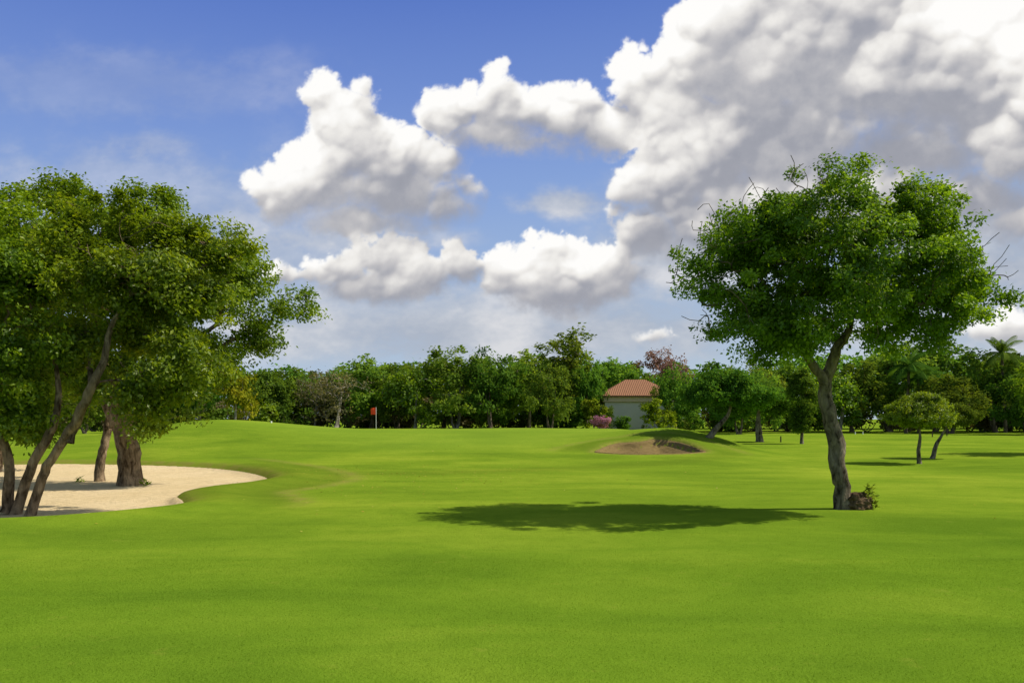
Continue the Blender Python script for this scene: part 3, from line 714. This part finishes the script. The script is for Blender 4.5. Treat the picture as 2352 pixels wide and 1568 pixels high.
V = [(-5.1, -4.5, 4.44), (5.1, -4.5, 4.44), (5.1, 4.5, 4.44), (-5.1, 4.5, 4.44), (-1.3, 0, 6.75), (1.3, 0, 6.75),
     (-5.1, -4.5, 4.56), (5.1, -4.5, 4.56), (5.1, 4.5, 4.56), (-5.1, 4.5, 4.56)]
roof = bpy.data.meshes.new('roof'); roof.from_pydata(V, [], [(0, 3, 2, 1), (0, 1, 7, 6), (1, 2, 8, 7), (2, 3, 9, 8), (3, 0, 6, 9), (6, 7, 5, 4), (7, 8, 5), (8, 9, 4, 5), (9, 6, 4)])
roof.materials.append(mr); obj('roof', roof, e)

# ------------------------------------------------------------------ course markers
for (x, y, mt, h) in ((18.9, 56, DARKW, 0.45), (38.0, 72, DARKW, 0.5), (41.5, 76, DARKW, 0.5), (37, 84, WHITE, 0.3), (36.2, 84, WHITE, 0.3), (-13.6, 45, WHITE, 0.12)):
    z = H1(x, y)
    me = cyl('marker_post', 0.05, h, mt, 10, 0.04, -0.02)
    obj('marker_post', me, None, (x, y, z), label='short dark wooden marker post on grass' if mt is DARKW else 'low white marker peg on grass', category='marker post', group='markers on the fairway')

# ------------------------------------------------------------------ fallen leaves
def flat_scatter(name, X, Y, size, mat, r, lab, cat):
    n = len(X); Z = height(X, Y) + 0.012
    a = r.uniform(0, 6.28, n); s = size * r.uniform(0.6, 1.3, n)
    ca, sa = np.cos(a) * s, np.sin(a) * s
    tz = r.uniform(0, 0.5, n) * s
    p = np.stack([X, Y, Z], 1)
    V = np.stack([p + np.stack([-ca, -sa, 0 * ca], 1), p + np.stack([sa * .5, -ca * .5, tz], 1), p + np.stack([ca, sa, tz], 1), p + np.stack([-sa * .5, ca * .5, 0 * ca], 1)], 1).reshape(-1, 3)
    obj(name, make_mesh(name, V, [np.arange(4 * n).reshape(n, 4)], mat, False, {'tint': np.repeat(r.random(n), 4)}), kind='stuff', label=lab, category=cat)
r = np.random.default_rng(77)
DRY = leaf_mat('fallen_leaf', (0.25, 0.20, 0.03), (0.42, 0.38, 0.05), (0.55, 0.50, 0.12), 0.1, tw=1)
X = np.concatenate([r.normal(-3.2, 2.6, 700), r.uniform(-8, 10, 60), r.normal(-10, 6, 400)]); Y = np.concatenate([r.normal(23, 3.5, 700), r.uniform(12, 30, 60), r.normal(38, 4, 400)])
k = (sdf(X, Y, BUNK1) > 0) & (Y > 10); flat_scatter('fallen_leaves', X[k], Y[k], 0.026, DRY, r, 'small yellow fallen leaves on grass', 'fallen leaves')

# ------------------------------------------------------------------ sky backdrop with cumulus clouds
NU, NV = 1420, 560
U0, U1, V0, V1 = -0.86, 0.86, -0.02, 0.66
uu = np.linspace(U0, U1, NU); vv = np.linspace(V0, V1, NV)
UU, VV = np.meshgrid(uu, vv)
du = uu[1] - uu[0]; dv = vv[1] - vv[0]
def vnoise(x, y, seed):
    r = np.random.default_rng(seed); tab = r.random((256, 256)).astype(np.float32)
    xi = np.floor(x).astype(int); yi = np.floor(y).astype(int)
    fx_, fy_ = x - xi, y - yi
    fx_ = fx_ * fx_ * fx_ * (fx_ * (fx_ * 6 - 15) + 10); fy_ = fy_ * fy_ * fy_ * (fy_ * (fy_ * 6 - 15) + 10)
    a = tab[yi & 255, xi & 255]; b_ = tab[yi & 255, (xi + 1) & 255]; c = tab[(yi + 1) & 255, xi & 255]; d_ = tab[(yi + 1) & 255, (xi + 1) & 255]
    return (a * (1 - fx_) + b_ * fx_) * (1 - fy_) + (c * (1 - fx_) + d_ * fx_) * fy_
def fbm(x, y, f, oct_, seed, g=0.5):
    s = 0; a = 1; t = 0; ca, sa = math.cos(0.6), math.sin(0.6)
    for o in range(oct_):
        s = s + a * (vnoise(x * f + 13.7 * o + 40, y * f + 7.1 * o + 40, seed + o) - 0.5); t += a; a *= g; f *= 2.03
        x, y = x * ca - y * sa, x * sa + y * ca
    return s / t * 2
def blur(A, sig):
    pad = int(sig * 3) + 2
    B = np.pad(A, pad, mode='edge')
    fy_ = np.fft.fftfreq(B.shape[0])[:, None]; fx_ = np.fft.rfftfreq(B.shape[1])[None]
    G = np.exp(-2 * (math.pi * sig) ** 2 * (fx_ ** 2 + fy_ ** 2))
    return np.fft.irfft2(np.fft.rfft2(B) * G, s=B.shape)[pad:-pad, pad:-pad]
WU = UU + 0.012 * fbm(UU, VV, 26, 5, 100, 0.62); WV = VV + 0.012 * fbm(UU, VV, 26, 5, 200, 0.62)
bodies = [(-.218, .375, .044, .045, 1), (-.180, .335, .062, .056, 1), (-.249, .295, .066, .045, 1), (-.290, .280, .040, .042, 1), (-.145, .290, .080, .055, 1), (-.085, .268, .042, .038, 1), (-.178, .248, .100, .026, .6), (-.10, .305, .04, .03, .9),
          (-.014, .393, .045, .042, .7), (-.08, .386, .044, .034, .7), (.062, .378, .078, .040, .7), (-.02, .356, .085, .026, .5), (.03, .345, .09, .018, .4), (.12, .36, .06, .035, .5),
          (.158, .430, .034, .036, .9), (.205, .380, .062, .065, .9), (.287, .47, .100, .105, .8), (.45, .455, .17, .12, .7), (.642, .43, .17, .135, .7), (.2, .300, .065, .066, .9), (.17, .232, .052, .044, .6), (.341, .345, .13, .075, .8), (.25, .33, .08, .08, .9),
          (.31, .395, .07, .05, .8), (.39, .37, .08, .06, .8), (.235, .245, .06, .05, .5), (.55, .40, .10, .07, .9), (.40, .52, .10, .06, .9), (.52, .54, .10, .05, .9),
          (.58, .275, .12, .040, .8), (.66, .25, .10, .035, .7), (.287, .251, .09, .06, .5), (.83, .38, .18, .16, .5), (.5, .335, .14, .05, .6), (.42, .28, .12, .05, .5),
          (-.156, .200, .042, .030, 1), (-.227, .188, .040, .026, 1), (-.118, .178, .058, .032, 1), (-.064, .190, .026, .028, 1), (-.178, .162, .085, .022, .9), (-.29, .180, .034, .018, .8), (-.19, .205, .022, .022, 1),
          (.051, .208, .030, .034, 1), (-.008, .180, .028, .036, 1), (.112, .182, .056, .040, 1), (.062, .156, .090, .030, .9), (.03, .175, .05, .034, 1), (.09, .198, .03, .026, 1),
          (.63, .115, .07, .022, .7), (.70, .13, .05, .03, .7), (.18, .10, .03, .010, .5)]
rs = np.random.default_rng(17)
Hm = np.full(UU.shape, -1.0); Fm = np.full(UU.shape, -0.2)
def splat(cx, cy, cz, rx, ry):
    m_ = 0.02
    i0 = max(0, int((cx - rx * 1.5 - m_ - U0) / du)); i1 = min(NU, int((cx + rx * 1.5 + m_ - U0) / du) + 2)
    j0 = max(0, int((cy - ry * 1.5 - m_ - V0) / dv)); j1 = min(NV, int((cy + ry * 1.5 + m_ - V0) / dv) + 2)
    if i0 >= i1 or j0 >= j1: return
    a = (WU[j0:j1, i0:i1] - cx) / rx; b_ = (WV[j0:j1, i0:i1] - cy) / ry
    d2 = a * a + b_ * b_
    rm = min(rx, ry)
    Fm[j0:j1, i0:i1] = np.maximum(Fm[j0:j1, i0:i1], (1 - np.sqrt(d2)) * rm)
    h_ = np.where(d2 < 1, cz + np.sqrt(np.maximum(0, 1 - d2)) * rm * 0.9, -1)
    Hm[j0:j1, i0:i1] = np.maximum(Hm[j0:j1, i0:i1], h_)
for (cx, cy, rx, ry, pf) in bodies:
    splat(cx, cy, 0, rx * 0.93, ry * 0.93)
    rm = min(rx, ry)
    n1 = int(14 * pf * max(1, (rx * ry) ** 0.5 / 0.06))
    for i in range(n1):
        a = rs.uniform(0, 6.283); q = rs.random() ** 0.5 * 0.95
        px_, py_ = math.cos(a) * q, math.sin(a) * q
        if py_ < -0.35 and rs.random() < 0.75: py_ = abs(py_)
        r1 = min(0.030 if rm < 0.07 else 0.048, rm * rs.uniform(0.28, 0.50))
        x1, y1 = cx + px_ * rx, cy + py_ * ry; z1 = math.sqrt(max(0, 1 - q * q)) * rm * 0.75
        splat(x1, y1, z1, r1 * rs.uniform(1, 1.25), r1)
        for k in range(8):
            a2 = rs.uniform(-0.6, 3.74); q2 = rs.uniform(0.5, 1.0); r2 = r1 * rs.uniform(0.2, 0.46)
            x2, y2 = x1 + math.cos(a2) * q2 * r1, y1 + math.sin(a2) * q2 * r1
            z2 = z1 + math.sqrt(max(0, 1 - q2 * q2)) * r1 * 0.85
            splat(x2, y2, z2, r2 * 1.1, r2)
nf = fbm(UU, VV, 24, 7, 300, 0.62)
nl = fbm(UU, VV * 1.3, 9, 5, 350, 0.55)
cov = sstep(-0.001, 0.004, Fm)
cb_ = blur(cov, 3)
dark = np.zeros_like(cov); steps = 14
# light reaching down through each cloud; short reach so separate clouds do not shade one another
for s in range(1, steps + 1):
    ou = int(round(-0.30 * 0.0085 * s / du)); ov = int(round(0.95 * 0.0085 * s / dv))
    sh_ = np.roll(cb_, (-ov, -ou), (0, 1)); sh_[NV - ov:] = cb_[-1:]
    dark += sh_ * (1 - 0.75 * s / steps)
T = np.exp(-dark * 0.21)
Hc = np.maximum(Hm, 0)
def lam(A, k):
    gy, gx = np.gradient(A, dv, du)
    return (-gx * -0.45 + -gy * 0.80 + 0.55 * k) / np.sqrt(gx * gx + gy * gy + k * k)
l1 = lam(blur(Hc, 1.6), 1.0); l2 = lam(blur(Hc, 5), 0.8); l3 = lam(blur(Hc, 14), 0.6)
ao = np.clip((blur(Hc, 1.5) - blur(Hc, 9)) / 0.012, -1, 1)
B = 0.20 + 0.46 * T + 0.12 * l1 + 0.19 * l2 + 0.20 * l3 + 0.06 * ao + 0.08 * nf
B = B + 0.36 * nl * sstep(0.22, 0.45, UU) * sstep(0.2, 0.32, VV)
for (cx, cy, rx, ry, a) in [(.50, .365, .16, .035, -.08), (.36, .45, .09, .06, -.10), (.61, .50, .09, .05, .26), (.66, .42, .05, .05, .20), (.43, .54, .06, .03, .06), (.47, .46, .10, .05, -.06), (.19, .36, .05, .08, .12),
                            (.30, .30, .08, .04, .06), (.20, .225, .08, .03, -.08), (-.17, .195, .12, .02, .10), (.65, .27, .12, .03, .1), (-.13, .25, .1, .03, -.08), (-.17, .145, .12, .012, -.08), (.06, .14, .1, .015, -.10)]:
    B = B + a * np.exp(-((UU - cx) / rx) ** 2 - ((VV - cy) / ry) ** 2)
lo_ = 0.33 + 0.16 * nl + 0.07 * nf
B = lo_ + np.log1p(np.exp((B - lo_) * 18)) / 18
B = 0.75 * B + 0.25 * blur(B, 2.5)
soft = 0.006 + 0.024 * sstep(0.62, 0.28, blur(B, 5))
soft = soft + 0.015 * sstep(0.30, 0.40, VV) * sstep(0.33, 0.42, UU)
soft = np.where((UU < 0.15) & (VV < 0.24), 0.005 + 0.55 * (soft - 0.006), soft)
soft = blur(soft, 4)
alpha = sstep(0.0, 1.0, (Fm + 0.012 * nf + 0.42 * soft) / (soft * 1.5))
alpha = alpha * (0.7 + 0.3 * sstep(0.06, 0.14, VV))
veil = np.zeros_like(UU)
wn = fbm(UU, VV * 2.2, 7, 6, 400, 0.6); wn2 = fbm(UU, VV * 1.6, 14, 6, 500, 0.62)
for (cx, cy, rx, ry, a, th) in [(.057, .270, .07, .022, .85, .1), (-.455, .345, .07, .022, .3, .1), (-.50, .42, .35, .05, .20, -.2), (-.33, .19, .18, .08, .55, -.3), (-.12, .12, .32, .05, .55, -.5), (.10, .12, .32, .05, .55, -.5),
                               (-.05, .10, .5, .035, .6, -.5), (-.50, .27, .3, .08, .40, -.4), (.6, .14, .25, .07, .7, -.5), (-.18, .228, .15, .018, .5, -.2), (.21, .21, .10, .06, .85, -.4), (.20, .28, .1, .06, .45, -.3), (.62, .21, .22, .05, .8, -.5), (.35, .24, .15, .05, .8, -.5)]:
    g_ = np.exp(-((UU - cx) / rx) ** 2 - ((VV - cy) / ry) ** 2)
    veil = 1 - (1 - veil) * (1 - a * sstep(0.05, 0.95, g_ + 0.6 * wn2 + 0.3 * wn - 0.12 - th * 0.3) * sstep(0.0, 0.6, g_))
veil = np.clip(veil, 0, 0.92)
vtone = np.clip(0.38 + 0.6 * wn + 0.5 * wn2, 0, 1)

sm, nt, out = new_mat('cloudy_sky')
A = lambda n: nt.new('ShaderNodeAttribute', attribute_name=n).outputs['Fac']
pos = nt.new('ShaderNodeTexCoord').outputs['Object']
spn = nt.new('ShaderNodeSeparateXYZ'); nt.l.new(pos, spn.inputs[0])
ev = nt.math('DIVIDE', spn.outputs[2], 1000.0)
xx = nt.math('DIVIDE', spn.outputs[0], 1000.0)
ev2 = nt.math('SUBTRACT', ev, nt.math('MULTIPLY', xx, 0.06))
skyc = nt.ramp(ev2, [(0.0, (.50, .60, .69)), (0.12, (.42, .535, .69)), (0.26, (.33, .46, .70)), (0.40, (.245, .375, .69)), (0.56, (.170, .280, .64)), (0.76, (.100, .190, .56))])
vcol = nt.ramp(A('veiltone'), [(0.15, (.42, .46, .54)), (0.5, (.54, .57, .63)), (0.85, (.72, .72, .74))])
c = nt.mix(A('veil'), skyc, vcol)
fn = nt.noise(pos, 0.05, 4, 0.65)
fa = nt.math('SUBTRACT', fn, 0.5)
shd = nt.math('ADD', A('shade'), nt.math('MULTIPLY', fa, 0.12))
ccol = nt.ramp(shd, [(0.12, (.26, .275, .33)), (0.34, (.36, .37, .42)), (0.54, (.58, .57, .58)), (0.74, (.86, .84, .81)), (0.90, (1.0, 0.99, 0.97))])
al = nt.math('ADD', A('cloud'), nt.math('MULTIPLY', fa, 0.6))
al = nt.math('ADD', nt.math('MULTIPLY', A('cloud'), 0.75), nt.math('MULTIPLY', nt.range(al, 0.15, 0.85), 0.25))
c = nt.mix(al, c, ccol)
em = nt.new('ShaderNodeEmission'); nt.put(em.inputs['Color'], c); em.inputs['Strength'].default_value = 1.0
nt.l.new(em.outputs[0], out.inputs[0])
sm.cycles.emission_sampling = 'NONE'
RD = 1400.0
k = RD / np.sqrt(1 + UU ** 2)
V = np.stack([UU * k, k, VV * k + EYE], -1).reshape(-1, 3)
idx = np.arange(NU * NV).reshape(NV, NU)
F = np.stack([idx[:-1, :-1], idx[:-1, 1:], idx[1:, 1:], idx[1:, :-1]], -1).reshape(-1, 4)
me = make_mesh('sky', V, [F], sm, True, {'cloud': alpha.ravel(), 'shade': B.ravel(), 'veil': veil.ravel(), 'veiltone': vtone.ravel()})
obj('sky', me, kind='structure', label='blue sky with large white and grey cumulus clouds', category='sky')

SAZ = math.radians(88); SEL = math.radians(46)
w = bpy.data.worlds.new('World'); scene.world = w; w.use_nodes = True
w.node_tree.nodes.clear(); nt = NT(w.node_tree)
sky = nt.new('ShaderNodeTexSky', sky_type='NISHITA'); sky.sun_disc = False
sky.sun_elevation = SEL; sky.sun_rotation = SAZ; sky.air_density = 1.0; sky.dust_density = 1.2; sky.ozone_density = 1.0
bg = nt.new('ShaderNodeBackground'); bg.inputs['Strength'].default_value = 0.12; nt.put(bg.inputs['Color'], sky.outputs[0])
wo = nt.new('ShaderNodeOutputWorld'); nt.l.new(bg.outputs[0], wo.inputs[0])

sl_ = bpy.data.lights.new('sun', 'SUN'); sl_.energy = 4.9; sl_.angle = math.radians(0.5); sl_.color = (1.0, 0.93, 0.80)
so = bpy.data.objects.new('sun', sl_); link(so)
S = Vector((math.sin(SAZ) * math.cos(SEL), math.cos(SAZ) * math.cos(SEL), math.sin(SEL)))
so.rotation_euler = S.to_track_quat('Z', 'Y').to_euler(); so.location = S * 60

cam = bpy.data.cameras.new('camera'); cam.lens = 28; cam.sensor_width = 36; cam.shift_y = 0.0748; cam.clip_end = 5000
co = bpy.data.objects.new('camera', cam); link(co); co.location = (0, 0, EYE); co.rotation_euler = (math.radians(90), 0, 0)
scene.camera = co
scene.view_settings.view_transform = 'Standard'; scene.view_settings.look = 'None'; scene.view_settings.exposure = 0
